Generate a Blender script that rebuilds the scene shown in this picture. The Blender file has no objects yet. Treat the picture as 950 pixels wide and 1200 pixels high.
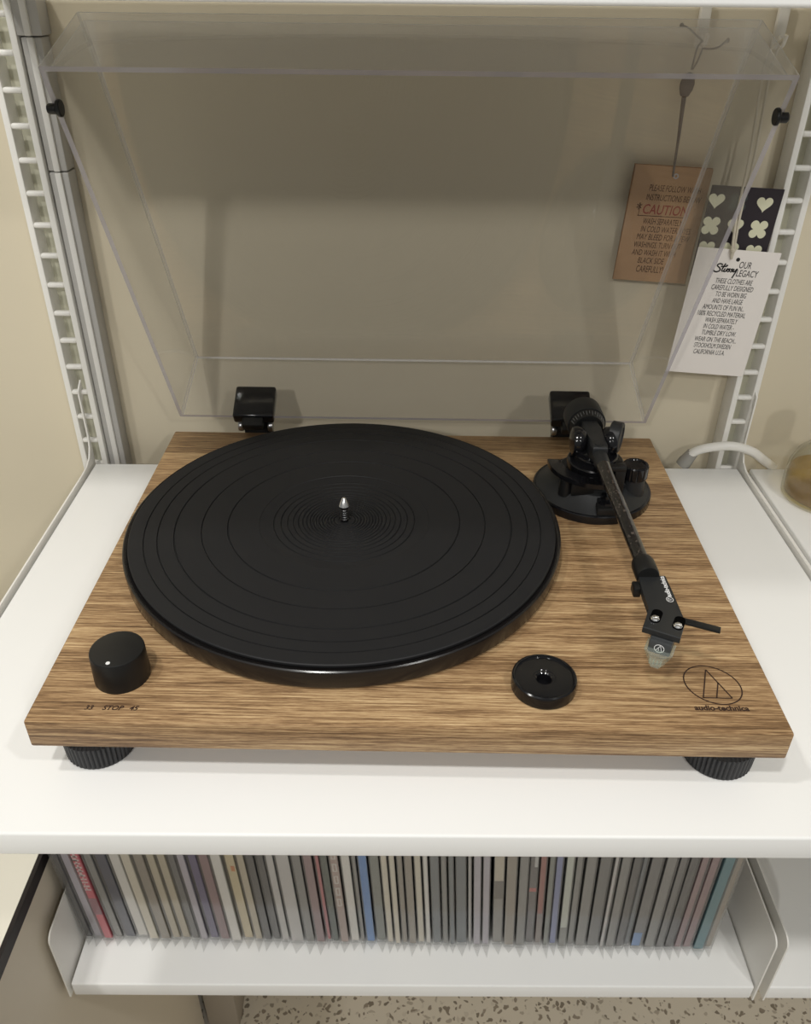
import bpy, bmesh, math, random
from mathutils import Matrix, Vector
random.seed(7)
S = bpy.context.scene
COL = S.collection
PI = math.pi

# ------------------------------------------------------------------ camera, light, exposure
cam_d = bpy.data.cameras.new('camera')
cam = bpy.data.objects.new('camera', cam_d)
COL.objects.link(cam)
cam_d.sensor_fit = 'HORIZONTAL'
cam_d.sensor_width = 36.0
cam_d.lens = 36.0 * 979.57 / 950.0
cam_d.clip_start = 0.01
cam.location = (-0.0001, -0.4861, 0.3471)
cam.rotation_euler = (0.99161, -0.0091, 0.01365)
S.camera = cam

w = bpy.data.worlds.new('world')
S.world = w
w.use_nodes = True
w.node_tree.nodes['Background'].inputs[0].default_value = (0.95, 0.95, 0.92, 1)
w.node_tree.nodes['Background'].inputs[1].default_value = 0.25


def downlight(name, loc, power, size, target=(0, 0, 0), col=(1.0, 0.98, 0.94)):
    d = bpy.data.lights.new(name, 'AREA')
    d.shape = 'DISK'
    d.size = size
    d.energy = power
    d.color = col
    o = bpy.data.objects.new(name, d)
    COL.objects.link(o)
    o.location = loc
    o.rotation_euler = (Vector(target) - Vector(loc)).to_track_quat('-Z', 'Y').to_euler()
    return o


downlight('ceiling_downlight', (-0.60, -0.42, 1.36), 5.4, 0.09, (-0.05, -0.1, 0))
downlight('ceiling_downlight.001', (-0.25, -0.82, 1.36), 8.0, 0.09)
downlight('ceiling_downlight.002', (-0.7, -2.3, 1.36), 13.0, 0.10)
downlight('ceiling_downlight.003', (0.9, -2.1, 1.36), 7.5, 0.10)
downlight('fill_light_right', (0.70, -0.80, 1.36), 4.6, 0.09, (0.1, -0.1, 0))  # added fill light, brightens the right part of the shelf

vs = S.view_settings
vs.view_transform = 'Standard'
vs.look = 'None'
vs.gamma = 1.0
vs.use_curve_mapping = False
vs.exposure = 0.0

# ------------------------------------------------------------------ helpers
ROOM = Matrix.Rotation(0.0135, 4, 'Z')      # the turntable stands a little askew on the shelf
ID = Matrix.Identity(4)
WLOC = {}


def nb():
    return bmesh.new()


def add_box(bm, x0, x1, y0, y1, z0, z1, bevel=0.0, seg=2):
    r = bmesh.ops.create_cube(bm, size=1.0)
    vs_ = r['verts']
    for v in vs_:
        v.co = Vector(((x0 + x1) / 2 + v.co.x * (x1 - x0), (y0 + y1) / 2 + v.co.y * (y1 - y0), (z0 + z1) / 2 + v.co.z * (z1 - z0)))
    if bevel > 0:
        es = list({e for v in vs_ for e in v.link_edges})
        bmesh.ops.bevel(bm, geom=es, offset=bevel, segments=seg, profile=0.5, affect='EDGES', clamp_overlap=True)
    return bm


def add_lathe(bm, prof, seg=48, M=ID, rib=0, ribd=0.0):
    """closed profile of (r, z) turned about z"""
    rings = []
    for (r, z) in prof:
        if r <= 1e-6:
            rings.append([bm.verts.new(M @ Vector((0, 0, z)))])
        else:
            ring = []
            for i in range(seg):
                a = 2 * PI * i / seg
                rr = r
                ring.append(bm.verts.new(M @ Vector((rr * math.cos(a), rr * math.sin(a), z))))
            rings.append(ring)
    for a, b in zip(rings[:-1], rings[1:]):
        if len(a) == 1 and len(b) == 1:
            continue
        for i in range(seg):
            j = (i + 1) % seg
            if len(a) == 1:
                bm.faces.new((a[0], b[j], b[i]))
            elif len(b) == 1:
                bm.faces.new((a[i], a[j], b[0]))
            else:
                bm.faces.new((a[i], a[j], b[j], b[i]))
    return bm


def add_tube(bm, pts, rad, seg=10, cap=True):
    pts = [Vector(p) for p in pts]
    n = len(pts)
    rads = rad if isinstance(rad, (list, tuple)) else [rad] * n
    t0 = (pts[1] - pts[0]).normalized()
    up = Vector((0, 0, 1)) if abs(t0.z) < 0.9 else Vector((1, 0, 0))
    u = t0.cross(up).normalized()
    rings = []
    for i, p in enumerate(pts):
        if i == 0:
            t = pts[1] - pts[0]
        elif i == n - 1:
            t = pts[-1] - pts[-2]
        else:
            t = (pts[i + 1] - pts[i]).normalized() + (pts[i] - pts[i - 1]).normalized()
        t.normalize()
        u = (u - t * u.dot(t)).normalized()
        v = t.cross(u)
        rings.append([bm.verts.new(p + (u * math.cos(2 * PI * k / seg) + v * math.sin(2 * PI * k / seg)) * rads[i]) for k in range(seg)])
    for a, b in zip(rings[:-1], rings[1:]):
        for k in range(seg):
            j = (k + 1) % seg
            bm.faces.new((a[k], a[j], b[j], b[k]))
    if cap:
        bm.faces.new(rings[0][::-1])
        bm.faces.new(rings[-1])
    return bm


def add_prism(bm, poly, h0, h1, M=ID, bevel=0.0, seg=2):
    """polygon in the xy plane of M, extruded from h0 to h1 along M's z"""
    lo = [bm.verts.new(M @ Vector((x, y, h0))) for x, y in poly]
    hi = [bm.verts.new(M @ Vector((x, y, h1))) for x, y in poly]
    n = len(poly)
    fs = [bm.faces.new(lo[::-1]), bm.faces.new(hi)]
    for i in range(n):
        j = (i + 1) % n
        fs.append(bm.faces.new((lo[i], lo[j], hi[j], hi[i])))
    if bevel > 0:
        es = list({e for f in fs[:2] for e in f.edges})
        bmesh.ops.bevel(bm, geom=es, offset=bevel, segments=seg, profile=0.5, affect='EDGES', clamp_overlap=True)
    return bm


def smooth_curve(pts, n=6):
    """Catmull-Rom through pts"""
    P = [Vector(p) for p in pts]
    P = [P[0]] + P + [P[-1]]
    out = []
    for i in range(1, len(P) - 2):
        for k in range(n):
            t = k / n
            a, b, c, d = P[i - 1], P[i], P[i + 1], P[i + 2]
            out.append(0.5 * ((2 * b) + (c - a) * t + (2 * a - 5 * b + 4 * c - d) * t * t + (3 * b - a - 3 * c + d) * t ** 3))
    out.append(P[-2])
    return out


def finish(name, me, mats, parent, smooth=True, angle=35):
    """recentre the mesh on its base and link it under its thing"""
    xs = [v.co for v in me.vertices]
    c = Vector(((min(v.x for v in xs) + max(v.x for v in xs)) / 2, (min(v.y for v in xs) + max(v.y for v in xs)) / 2, min(v.z for v in xs)))
    me.transform(Matrix.Translation(-c))
    o = bpy.data.objects.new(name, me)
    me.name = name
    COL.objects.link(o)
    if not isinstance(mats, (list, tuple)):
        mats = [mats]
    for m in mats:
        me.materials.append(m)
    if smooth:
        me.shade_smooth()
        me.set_sharp_from_angle(angle=math.radians(angle))
    pl = Vector((0, 0, 0))
    if parent is not None:
        o.parent = parent
        pl = WLOC[parent.name]
    o.location = c - pl
    WLOC[o.name] = c
    return o


def obj(name, bm, mats, parent=None, M=ID, smooth=True, angle=35):
    bmesh.ops.recalc_face_normals(bm, faces=bm.faces)
    if M is not ID:
        bm.transform(M)
    me = bpy.data.meshes.new(name)
    bm.to_mesh(me)
    bm.free()
    return finish(name, me, mats, parent, smooth, angle)


def tag(o, label, cat, group=None, kind=None):
    o['label'] = label
    if cat:
        o['category'] = cat
    if group:
        o['group'] = group
    if kind:
        o['kind'] = kind
    return o


def thing(name, label, cat, loc, group=None):
    o = bpy.data.objects.new(name, None)
    COL.objects.link(o)
    o.empty_display_size = 0.02
    o.location = loc
    WLOC[o.name] = Vector(loc)
    return tag(o, label, cat, group)


def struct(o, label):
    o['kind'] = 'structure'
    o['label'] = label
    return o


def text_obj(name, s, size, origin, xdir, ydir, mat, parent, align='LEFT', shear=0.0, sx=1.0, offset=0.0, spacing=1.0, thick=0.00005, line=1.0):
    cu = bpy.data.curves.new(name, 'FONT')
    cu.body = s
    cu.size = size
    cu.align_x = align
    cu.shear = shear
    cu.offset = offset
    cu.space_character = spacing
    cu.space_line = line
    cu.extrude = thick
    cu.resolution_u = 3
    t = bpy.data.objects.new(name + '_src', cu)
    COL.objects.link(t)
    dg = bpy.context.evaluated_depsgraph_get()
    me = bpy.data.meshes.new_from_object(t.evaluated_get(dg))
    me.materials.clear()
    bpy.data.objects.remove(t)
    bpy.data.curves.remove(cu)
    x = Vector(xdir).normalized()
    y = Vector(ydir).normalized()
    z = x.cross(y)
    M = Matrix(((x.x * sx, y.x, z.x, origin[0]), (x.y * sx, y.y, z.y, origin[1]), (x.z * sx, y.z, z.z, origin[2]), (0, 0, 0, 1)))
    me.transform(M)
    return finish(name, me, mat, parent, smooth=False)


# ------------------------------------------------------------------ materials
def mat(name, col, rough=0.5, metal=0.0, spec=0.5, coat=0.0, trans=0.0, ior=1.45):
    m = bpy.data.materials.new(name)
    m.use_nodes = True
    b = m.node_tree.nodes['Principled BSDF']
    b.inputs['Base Color'].default_value = (*col, 1)
    b.inputs['Roughness'].default_value = rough
    b.inputs['Metallic'].default_value = metal
    b.inputs['Specular IOR Level'].default_value = spec
    b.inputs['Coat Weight'].default_value = coat
    b.inputs['Transmission Weight'].default_value = trans
    b.inputs['IOR'].default_value = ior
    # a trace of fine variation so that no surface is perfectly flat
    return m


def noisy(m, scale, amount, bump=0.0, bscale=None, stretch=(1, 1, 1)):
    nt = m.node_tree
    b = nt.nodes['Principled BSDF']
    tc = nt.nodes.new('ShaderNodeTexCoord')
    mp = nt.nodes.new('ShaderNodeMapping')
    mp.inputs['Scale'].default_value = stretch
    nt.links.new(tc.outputs['Object'], mp.inputs['Vector'])
    n = nt.nodes.new('ShaderNodeTexNoise')
    n.inputs['Scale'].default_value = scale
    n.inputs['Detail'].default_value = 4
    nt.links.new(mp.outputs[0], n.inputs['Vector'])
    c = b.inputs['Base Color'].default_value[:]
    mx = nt.nodes.new('ShaderNodeMix')
    mx.data_type = 'RGBA'
    mx.inputs[6].default_value = tuple(max(0, k * (1 - amount)) for k in c[:3]) + (1,)
    mx.inputs[7].default_value = tuple(min(1, k * (1 + amount)) for k in c[:3]) + (1,)
    nt.links.new(n.outputs['Fac'], mx.inputs[0])
    nt.links.new(mx.outputs[2], b.inputs['Base Color'])
    if bump:
        n2 = nt.nodes.new('ShaderNodeTexNoise')
        n2.inputs['Scale'].default_value = bscale or scale * 8
        nt.links.new(mp.outputs[0], n2.inputs['Vector'])
        bp = nt.nodes.new('ShaderNodeBump')
        bp.inputs['Strength'].default_value = bump
        bp.inputs['Distance'].default_value = 0.0005
        nt.links.new(n2.outputs['Fac'], bp.inputs['Height'])
        nt.links.new(bp.outputs['Normal'], b.inputs['Normal'])
    return m


def sr(r, g, b):
    f = lambda c: (c / 255 / 12.92) if c / 255 <= 0.04045 else ((c / 255 + 0.055) / 1.055) ** 2.4
    return (f(r), f(g), f(b))


M_WALL = noisy(mat('wall_paint', sr(211, 201, 178), 0.75, spec=0.25), 3.0, 0.03, 0.12, 220)
M_WHITE = noisy(mat('white_powder_coat', sr(238, 238, 236), 0.42, spec=0.4), 6, 0.01)
M_WHITE2 = noisy(mat('white_upright_coat', sr(232, 230, 224), 0.4), 6, 0.01)
M_GREYPRO = noisy(mat('grey_raceway_plastic', sr(178, 176, 172), 0.42), 30, 0.06, stretch=(1, 1, 0.15))
M_GREYLT = noisy(mat('pale_raceway_plastic', sr(222, 220, 215), 0.42), 30, 0.04, stretch=(1, 1, 0.15))
M_UPBACK = noisy(mat('upright_back_shade', sr(206, 204, 184), 0.6), 20, 0.05, stretch=(1, 1, 0.2))  # greenish tone puts the shade inside the channel into the colour
M_CREAM = noisy(mat('cream_laminate', sr(236, 232, 218), 0.4), 8, 0.01)
M_PANEL = noisy(mat('beige_panel', sr(212, 202, 184), 0.6), 4, 0.04)
M_BLACKEDGE = mat('black_edge_band', sr(30, 24, 24), 0.5)
M_POST = noisy(mat('grey_beige_post', sr(172, 162, 148), 0.6), 10, 0.04)
M_MAT = noisy(mat('rubber_mat', (0.0135, 0.0135, 0.0145), 0.55, spec=0.30), 40, 0.08)
M_PLAT = mat('platter_black', (0.010, 0.009, 0.009), 0.22, spec=0.5)
M_BLK = mat('black_plastic', (0.008, 0.008, 0.008), 0.38, spec=0.4)
M_BLKG = mat('gloss_black_plastic', (0.006, 0.006, 0.007), 0.14)
M_BLKM = noisy(mat('matt_black_plastic', (0.015, 0.016, 0.017), 0.42, spec=0.45), 60, 0.08)
M_RUB = noisy(mat('foot_rubber', (0.022, 0.022, 0.024), 0.5), 60, 0.1)
M_CHROME = mat('chrome', (0.75, 0.75, 0.75), 0.18, metal=1.0)
M_STEEL = mat('brushed_steel', (0.45, 0.45, 0.45), 0.3, metal=1.0)
M_INK = mat('dark_brown_print', sr(46, 26, 18), 0.6)
M_WINK = mat('white_print', (0.8, 0.8, 0.8), 0.6)
M_SLOT = mat('slot_shade_black', (0.001, 0.001, 0.001), 0.9, spec=0.05)  # near-black colour paints the shade of the headshell slots
M_TICK = mat('grey_print', (0.30, 0.30, 0.30), 0.6)
M_BINK = mat('black_ink', sr(28, 26, 26), 0.7)
M_BRINK = mat('brown_ink', sr(78, 52, 36), 0.8)
M_REDINK = mat('red_ink', sr(150, 78, 66), 0.8)


def wood():
    m = bpy.data.materials.new('striped_walnut_veneer')
    m.use_nodes = True
    nt = m.node_tree
    b = nt.nodes['Principled BSDF']
    b.inputs['Roughness'].default_value = 0.48
    b.inputs['Specular IOR Level'].default_value = 0.35
    tc = nt.nodes.new('ShaderNodeTexCoord')

    def ns(sc, detail, rough, dist=0.0):
        mp = nt.nodes.new('ShaderNodeMapping')
        mp.inputs['Scale'].default_value = sc
        nt.links.new(tc.outputs['Object'], mp.inputs['Vector'])
        n = nt.nodes.new('ShaderNodeTexNoise')
        n.inputs['Scale'].default_value = 1.0
        n.inputs['Detail'].default_value = detail
        n.inputs['Roughness'].default_value = rough
        n.inputs['Distortion'].default_value = dist
        nt.links.new(mp.outputs[0], n.inputs['Vector'])
        return n.outputs['Fac']
    a = ns((20, 820, 820), 4, 0.65, 0.5)       # the stripes
    bq = ns((110, 1700, 1700), 3, 0.65, 0.2)    # fine pores and dashes
    c = ns((4, 90, 90), 2, 0.5)              # broad tone
    m1 = nt.nodes.new('ShaderNodeMath'); m1.operation = 'MULTIPLY'; m1.inputs[1].default_value = 0.50
    nt.links.new(a, m1.inputs[0])
    m2 = nt.nodes.new('ShaderNodeMath'); m2.operation = 'MULTIPLY_ADD'; m2.inputs[1].default_value = 0.25
    nt.links.new(bq, m2.inputs[0]); nt.links.new(m1.outputs[0], m2.inputs[2])
    m3 = nt.nodes.new('ShaderNodeMath'); m3.operation = 'MULTIPLY_ADD'; m3.inputs[1].default_value = 0.20
    nt.links.new(c, m3.inputs[0]); nt.links.new(m2.outputs[0], m3.inputs[2])
    r = nt.nodes.new('ShaderNodeValToRGB')
    e = r.color_ramp.elements
    e[0].position = 0.37; e[0].color = (*sr(92, 68, 44), 1)
    e[1].position = 0.61; e[1].color = (*sr(208, 180, 138), 1)
    for pos, col in ((0.44, sr(132, 102, 70)), (0.50, sr(166, 135, 97)), (0.55, sr(188, 158, 117))):
        k = e.new(pos); k.color = (*col, 1)
    nt.links.new(m3.outputs[0], r.inputs['Fac'])
    nt.links.new(r.outputs['Color'], b.inputs['Base Color'])
    bp = nt.nodes.new('ShaderNodeBump')
    bp.inputs['Strength'].default_value = 0.15
    bp.inputs['Distance'].default_value = 0.0004
    nt.links.new(bq, bp.inputs['Height'])
    nt.links.new(bp.outputs['Normal'], b.inputs['Normal'])
    return m


M_WOOD = wood()


def clear(name, tint, gloss_rough, haze=0.0, hazecol=(0.6, 0.6, 0.62), ior=1.49):
    """thin clear plastic: straight-through light plus a Fresnel mirror reflection"""
    m = bpy.data.materials.new(name)
    m.use_nodes = True
    nt = m.node_tree
    nt.nodes.remove(nt.nodes['Principled BSDF'])
    out = nt.nodes['Material Output']
    tr = nt.nodes.new('ShaderNodeBsdfTransparent')
    tr.inputs[0].default_value = (*tint, 1)
    gl = nt.nodes.new('ShaderNodeBsdfGlossy')
    gl.inputs['Roughness'].default_value = gloss_rough
    fr = nt.nodes.new('ShaderNodeFresnel')
    # the same air-to-plastic reflectance on both sides of each thin wall
    ge = nt.nodes.new('ShaderNodeNewGeometry')
    ir = nt.nodes.new('ShaderNodeMix')
    ir.data_type = 'FLOAT'
    ir.inputs[2].default_value = ior
    ir.inputs[3].default_value = 1.0 / ior
    nt.links.new(ge.outputs['Backfacing'], ir.inputs[0])
    nt.links.new(ir.outputs[0], fr.inputs['IOR'])
    base = tr.outputs[0]
    if haze > 0:
        df = nt.nodes.new('ShaderNodeBsdfDiffuse')
        df.inputs[0].default_value = (*hazecol, 1)
        mx0 = nt.nodes.new('ShaderNodeMixShader')
        mx0.inputs[0].default_value = haze
        nt.links.new(tr.outputs[0], mx0.inputs[1])
        nt.links.new(df.outputs[0], mx0.inputs[2])
        base = mx0.outputs[0]
    mx = nt.nodes.new('ShaderNodeMixShader')
    nt.links.new(fr.outputs[0], mx.inputs[0])
    nt.links.new(base, mx.inputs[1])
    nt.links.new(gl.outputs[0], mx.inputs[2])
    nt.links.new(mx.outputs[0], out.inputs[0])
    return m


M_ACRYL = clear('clear_acrylic', (0.985, 0.985, 0.985), 0.012, 0.012, (0.7, 0.68, 0.65), 1.66)
M_ACRYLEDGE = clear('acrylic_edge_refraction', (0.80, 0.79, 0.83), 0.08, 0.55, (0.52, 0.49, 0.53))  # lilac-grey haze stands in for light refracted in the rim
M_ACRYLCORNER = clear('acrylic_corner_highlight', (0.93, 0.93, 0.94), 0.06, 0.34, (0.80, 0.78, 0.75))  # whitish haze paints the highlight along the bevelled corners
M_SLEEVE = clear('record_poly_sleeve', (0.96, 0.96, 0.96), 0.12, 0.035, (0.85, 0.85, 0.83))
M_GUARD = clear('clear_stylus_guard', (0.90, 0.96, 0.93), 0.05, 0.13, (0.80, 0.88, 0.82))
M_GLASS = clear('clear_bottle_glass', (0.95, 0.95, 0.92), 0.02, 0.05, (0.7, 0.7, 0.6))


M_LIQ = clear('amber_liquid', (0.97, 0.83, 0.40), 0.03, 0.14, sr(222, 172, 72), 1.33)


def terrazzo():
    m = bpy.data.materials.new('terrazzo')
    m.use_nodes = True
    nt = m.node_tree
    b = nt.nodes['Principled BSDF']
    b.inputs['Roughness'].default_value = 0.5
    tc = nt.nodes.new('ShaderNodeTexCoord')
    v = nt.nodes.new('ShaderNodeTexVoronoi')
    v.inputs['Scale'].default_value = 120
    n = nt.nodes.new('ShaderNodeTexNoise')
    n.inputs['Scale'].default_value = 60
    mxv = nt.nodes.new('ShaderNodeMix'); mxv.data_type = 'VECTOR'; mxv.inputs[0].default_value = 0.02
    nt.links.new(tc.outputs['Object'], mxv.inputs[4])
    nt.links.new(tc.outputs['Object'], n.inputs['Vector'])
    nt.links.new(n.outputs['Color'], mxv.inputs[5])
    nt.links.new(mxv.outputs[1], v.inputs['Vector'])
    r = nt.nodes.new('ShaderNodeValToRGB')
    r.color_ramp.elements[0].position = 0.34; r.color_ramp.elements[0].color = (1, 1, 1, 1)
    r.color_ramp.elements[1].position = 0.46; r.color_ramp.elements[1].color = (0, 0, 0, 1)
    nt.links.new(v.outputs['Distance'], r.inputs['Fac'])
    sp = nt.nodes.new('ShaderNodeSeparateColor')
    nt.links.new(v.outputs['Color'], sp.inputs[0])
    r2 = nt.nodes.new('ShaderNodeValToRGB')
    e = r2.color_ramp.elements
    e[0].color = (*sr(140, 130, 116), 1); e[0].position = 0.0
    e[1].color = (*sr(234, 226, 212), 1); e[1].position = 0.75
    k = e.new(0.45); k.color = (*sr(164, 152, 138), 1)
    nt.links.new(sp.outputs[0], r2.inputs['Fac'])
    mx = nt.nodes.new('ShaderNodeMix'); mx.data_type = 'RGBA'
    nt.links.new(r.outputs['Color'], mx.inputs[0])
    mx.inputs[6].default_value = (*sr(234, 226, 212), 1)
    nt.links.new(r2.outputs['Color'], mx.inputs[7])
    nt.links.new(mx.outputs[2], b.inputs['Base Color'])
    return m


M_TERR = terrazzo()


def carbon():
    m = mat('carbon_fibre_weave', (0.012, 0.011, 0.011), 0.22, spec=0.6, coat=0.6)
    nt = m.node_tree
    b = nt.nodes['Principled BSDF']
    tc = nt.nodes.new('ShaderNodeTexCoord')
    mp = nt.nodes.new('ShaderNodeMapping')
    mp.inputs['Scale'].default_value = (1000, 520, 1000)
    nt.links.new(tc.outputs['Object'], mp.inputs['Vector'])
    v = nt.nodes.new('ShaderNodeTexVoronoi')
    v.inputs['Scale'].default_value = 1.0
    nt.links.new(mp.outputs[0], v.inputs['Vector'])
    sp = nt.nodes.new('ShaderNodeSeparateColor')
    nt.links.new(v.outputs['Color'], sp.inputs[0])
    r = nt.nodes.new('ShaderNodeValToRGB')
    r.color_ramp.elements[0].position = 0.78; r.color_ramp.elements[0].color = (0.008, 0.007, 0.007, 1)
    r.color_ramp.elements[1].position = 0.99; r.color_ramp.elements[1].color = (0.08, 0.065, 0.055, 1)
    nt.links.new(sp.outputs[0], r.inputs['Fac'])
    nt.links.new(r.outputs['Color'], b.inputs['Base Color'])
    return m


M_CARB = carbon()

# ------------------------------------------------------------------ the setting
ZS = -0.0455          # top of the shelf the turntable stands on
ZL = -0.402           # top of the record shelf
ZF = -1.04            # floor
YW = 0.222            # wall

struct(obj('wall_back', add_box(nb(), -1.6, 1.6, YW, YW + 0.08, ZF, 1.4), M_WALL, M=ROOM), 'beige painted back wall behind the shelves')
struct(obj('floor', add_box(nb(), -1.6, 1.6, -2.6, YW, ZF - 0.05, ZF), M_TERR, M=ROOM), 'speckled beige terrazzo floor below the record shelf')

XL, XR = -0.2951, 0.3105       # the two slotted uprights' bracket planes


def shelf(name, label, x0, x1, y0, y1, ztop, group=None):
    t = thing(name, label, 'shelf', (*(ROOM @ Vector(((x0 + x1) / 2, (y0 + y1) / 2, 0)))[:2], ztop - 0.0185), group)
    obj('shelf_board', add_box(nb(), x0, x1, y0, y1, ztop - 0.0185, ztop, 0.0016, 3), M_WHITE, t, ROOM)
    return t


shelf('wall_shelf', 'white metal shelf carrying the turntable', XL + 0.002, XR - 0.002, -0.2048, 0.1935, ZS)
shelf('wall_shelf', 'white metal shelf carrying the amber bottle', XR + 0.0095, XR + 0.60, -0.2048, 0.1935, ZS)
shelf('wall_shelf', 'white metal shelf holding the row of records', XL + 0.002, XR - 0.0035, -0.100, 0.1935, ZL)
shelf('wall_shelf', 'empty white metal shelf right of the row of records', XR + 0.0095, XR + 0.60, -0.100, 0.1935, ZL)
shelf('wall_shelf', 'white metal shelf over the open dust cover', XL + 0.002, XR - 0.002, -0.100, 0.1935, 0.3343 + 0.0185)


def upright(label, x0, x1, group=None):
    t = thing('wall_upright', label, 'upright', (*(ROOM @ Vector(((x0 + x1) / 2, YW, 0)))[:2], ZF))
    b = 0.0052
    for a, c in ((x0, x0 + b), (x1 - b, x1)):
        obj('side_rail', add_box(nb(), a, c, 0.2005, YW - 0.0005, ZF + 0.02, 0.9, 0.001), M_WHITE2, t, ROOM)
    obj('back_plate', add_box(nb(), x0 + b, x1 - b, YW - 0.0035, YW - 0.0005, ZF + 0.02, 0.9), M_UPBACK, t, ROOM)
    z = 0.3159 - 0.0244 * 40
    while z < 0.60:
        bm = nb()
        add_box(bm, x0 + b - 0.0004, x1 - b + 0.0004, 0.2006, 0.2060, z - 0.0021, z + 0.0021, 0.0016, 3)
        obj('rung', bm, M_WHITE2, t, ROOM)
        z += 0.0244
    return t


upright('white slotted wall upright beside the grey cable raceway', -0.3085, -0.2845)
upright('white slotted wall upright beside the hanging paper tags', 0.2905, 0.3135)


def bracket(label, x, ztop, yfront, group=None, rise=0.004, drop=0.020, t=0.0014):
    """sheet bracket that hooks into the upright above the shelf and runs forward along its edge"""
    prof = [(0.206, ztop + 0.079), (0.1955, ztop + 0.072), (0.1955, ztop + 0.028), (0.1935, ztop + 0.017), (0.188, ztop + 0.009), (0.178, ztop + rise + 0.001), (0.165, ztop + rise),
            (yfront, ztop + rise), (yfront, ztop - drop), (0.1985, ztop - drop), (0.1985, ztop + 0.06), (0.206, ztop + 0.066)]
    M = ROOM @ Matrix(((0, 0, 1, x), (1, 0, 0, 0), (0, 1, 0, 0), (0, 0, 0, 1)))
    bm = nb()
    add_prism(bm, prof, -t / 2, t / 2, M)
    o = obj('shelf_bracket', bm, M_WHITE2, None, ID, smooth=False)
    return tag(o, label, 'bracket', group)


bracket('white sheet metal bracket between turntable shelf and bare wall', XL - 0.0006, ZS, -0.204, drop=0.018)
bracket('white sheet metal bracket between turntable shelf and amber bottle shelf', XR, ZS, -0.204, drop=0.018)
o = obj('shelf_bracket', add_prism(nb(), [(-0.204, ZS - 0.018), (0.198, ZS - 0.018), (0.198, ZS - 0.004), (-0.204, ZS - 0.004)], 0, 0.0014,
        ROOM @ Matrix(((0, 0, 1, XR + 0.0072), (1, 0, 0, 0), (0, 1, 0, 0), (0, 0, 0, 1)))), M_WHITE2, None, smooth=False)
tag(o, 'low bracket at the near edge of the amber bottle shelf', 'bracket')


def side_plate(label, x):
    y0, y1, z0, z1, r = -0.1015, 0.199, ZL - 0.0185, -0.3285, 0.009
    prof = [(y0, z0)]
    for k in range(7):
        a = PI - k * PI / 12
        prof.append((y0 + r + r * math.cos(a), z1 - r + r * math.sin(a)))
    prof += [(y1, z1), (y1, z0)]
    o = obj('shelf_side_plate', add_prism(nb(), prof, -0.0007, 0.0007, ROOM @ Matrix(((0, 0, 1, x), (1, 0, 0, 0), (0, 1, 0, 0), (0, 0, 0, 1)))), M_WHITE2, None, smooth=False)
    return tag(o, label, 'side plate')


side_plate('upstanding white side plate of record shelf next to low cabinet', XL - 0.0012)
side_plate('upstanding white side plate right beside the leaning records', XR - 0.0018)
side_plate('upstanding white side plate of the empty lower shelf', XR + 0.0078)

# cable raceway beside the left upright
t = thing('cable_raceway', 'light grey plastic cable raceway running up wall left of turntable', 'raceway', (*(ROOM @ Vector((-0.276, 0.21, 0)))[:2], -0.05))
def raceway_piece(z0, z1, ex):
    obj('channel', add_box(nb(), -0.2835 - ex, -0.2685 + ex, 0.204 - ex, YW - 0.0003, z0, z1, 0.0012), M_GREYPRO, t, ROOM)
    obj('cover_strip', add_box(nb(), -0.2785, -0.2735, 0.2015 - ex, 0.2055, z0, z1, 0.0010), M_GREYLT, t, ROOM)
raceway_piece(-0.062, 0.2095, 0.0)
raceway_piece(0.2103, 0.3015, 0.0)
raceway_piece(0.3023, 0.333, 0.0022)

# low cabinet and post on the left
t = thing('low_cabinet', 'low beige cabinet with cream top and black edge band', 'cabinet', (-0.55, -0.2, ZF))
XC = -0.3035
obj('side_panel', add_box(nb(), XC - 0.018, XC, -0.9, 0.16, ZF, -0.2905), M_PANEL, t, ROOM)
obj('body', add_box(nb(), XC - 0.5, XC - 0.0185, -0.88, 0.155, ZF, -0.292), M_PANEL, t, ROOM)
obj('edge_band', add_box(nb(), XC - 0.003, XC + 0.0003, -0.9, 0.162, -0.2895, -0.2755), M_BLACKEDGE, t, ROOM)
obj('top', add_box(nb(), XC - 0.52, XC - 0.0032, -0.9, 0.162, -0.2895, -0.2753), M_CREAM, t, ROOM)
o = obj('wall_post', add_box(nb(), -0.2985, -0.252, 0.163, YW - 0.001, ZF, -0.43, 0.001), M_POST, None, ROOM)
tag(o, 'grey beige post standing on terrazzo floor beside the low cabinet', 'post')

# ------------------------------------------------------------------ the turntable
TT = thing('turntable', 'walnut striped belt-drive turntable with black platter and open clear cover', 'turntable', (0, 0, ZS))
W2, D2, HP = 0.210, 0.170, 0.0197
plinth = obj('plinth', add_box(nb(), -W2, W2, -D2, D2, -HP, 0, 0.0012, 2), M_WOOD, TT)
plinth['label'] = 'striped walnut veneer plinth'

# feet with vertical ribs
def foot(x, y):
    bm = nb()
    prof = [(0.0, ZS), (0.0195, ZS), (0.0205, ZS + 0.0012), (0.0213, ZS + 0.017), (0.0190, ZS + 0.0185), (0.0190, -HP), (0.0, -HP)]
    seg = 144
    add_lathe(bm, prof, seg, Matrix.Translation((x, y, 0)))
    for v in bm.verts:
        dx, dy = v.co.x - x, v.co.y - y
        r = math.hypot(dx, dy)
        if r > 0.0200:
            k = int(round(math.atan2(dy, dx) / (2 * PI) * seg)) % seg
            if k % 3 == 0:
                s = (r - 0.0009) / r
                v.co.x, v.co.y = x + dx * s, y + dy * s
    return obj('foot', bm, M_RUB, TT, angle=25)


for fx, fy in ((-0.183, -0.1445), (0.184, -0.1445), (-0.183, 0.1445), (0.184, 0.1445)):
    foot(fx, fy)

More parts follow.
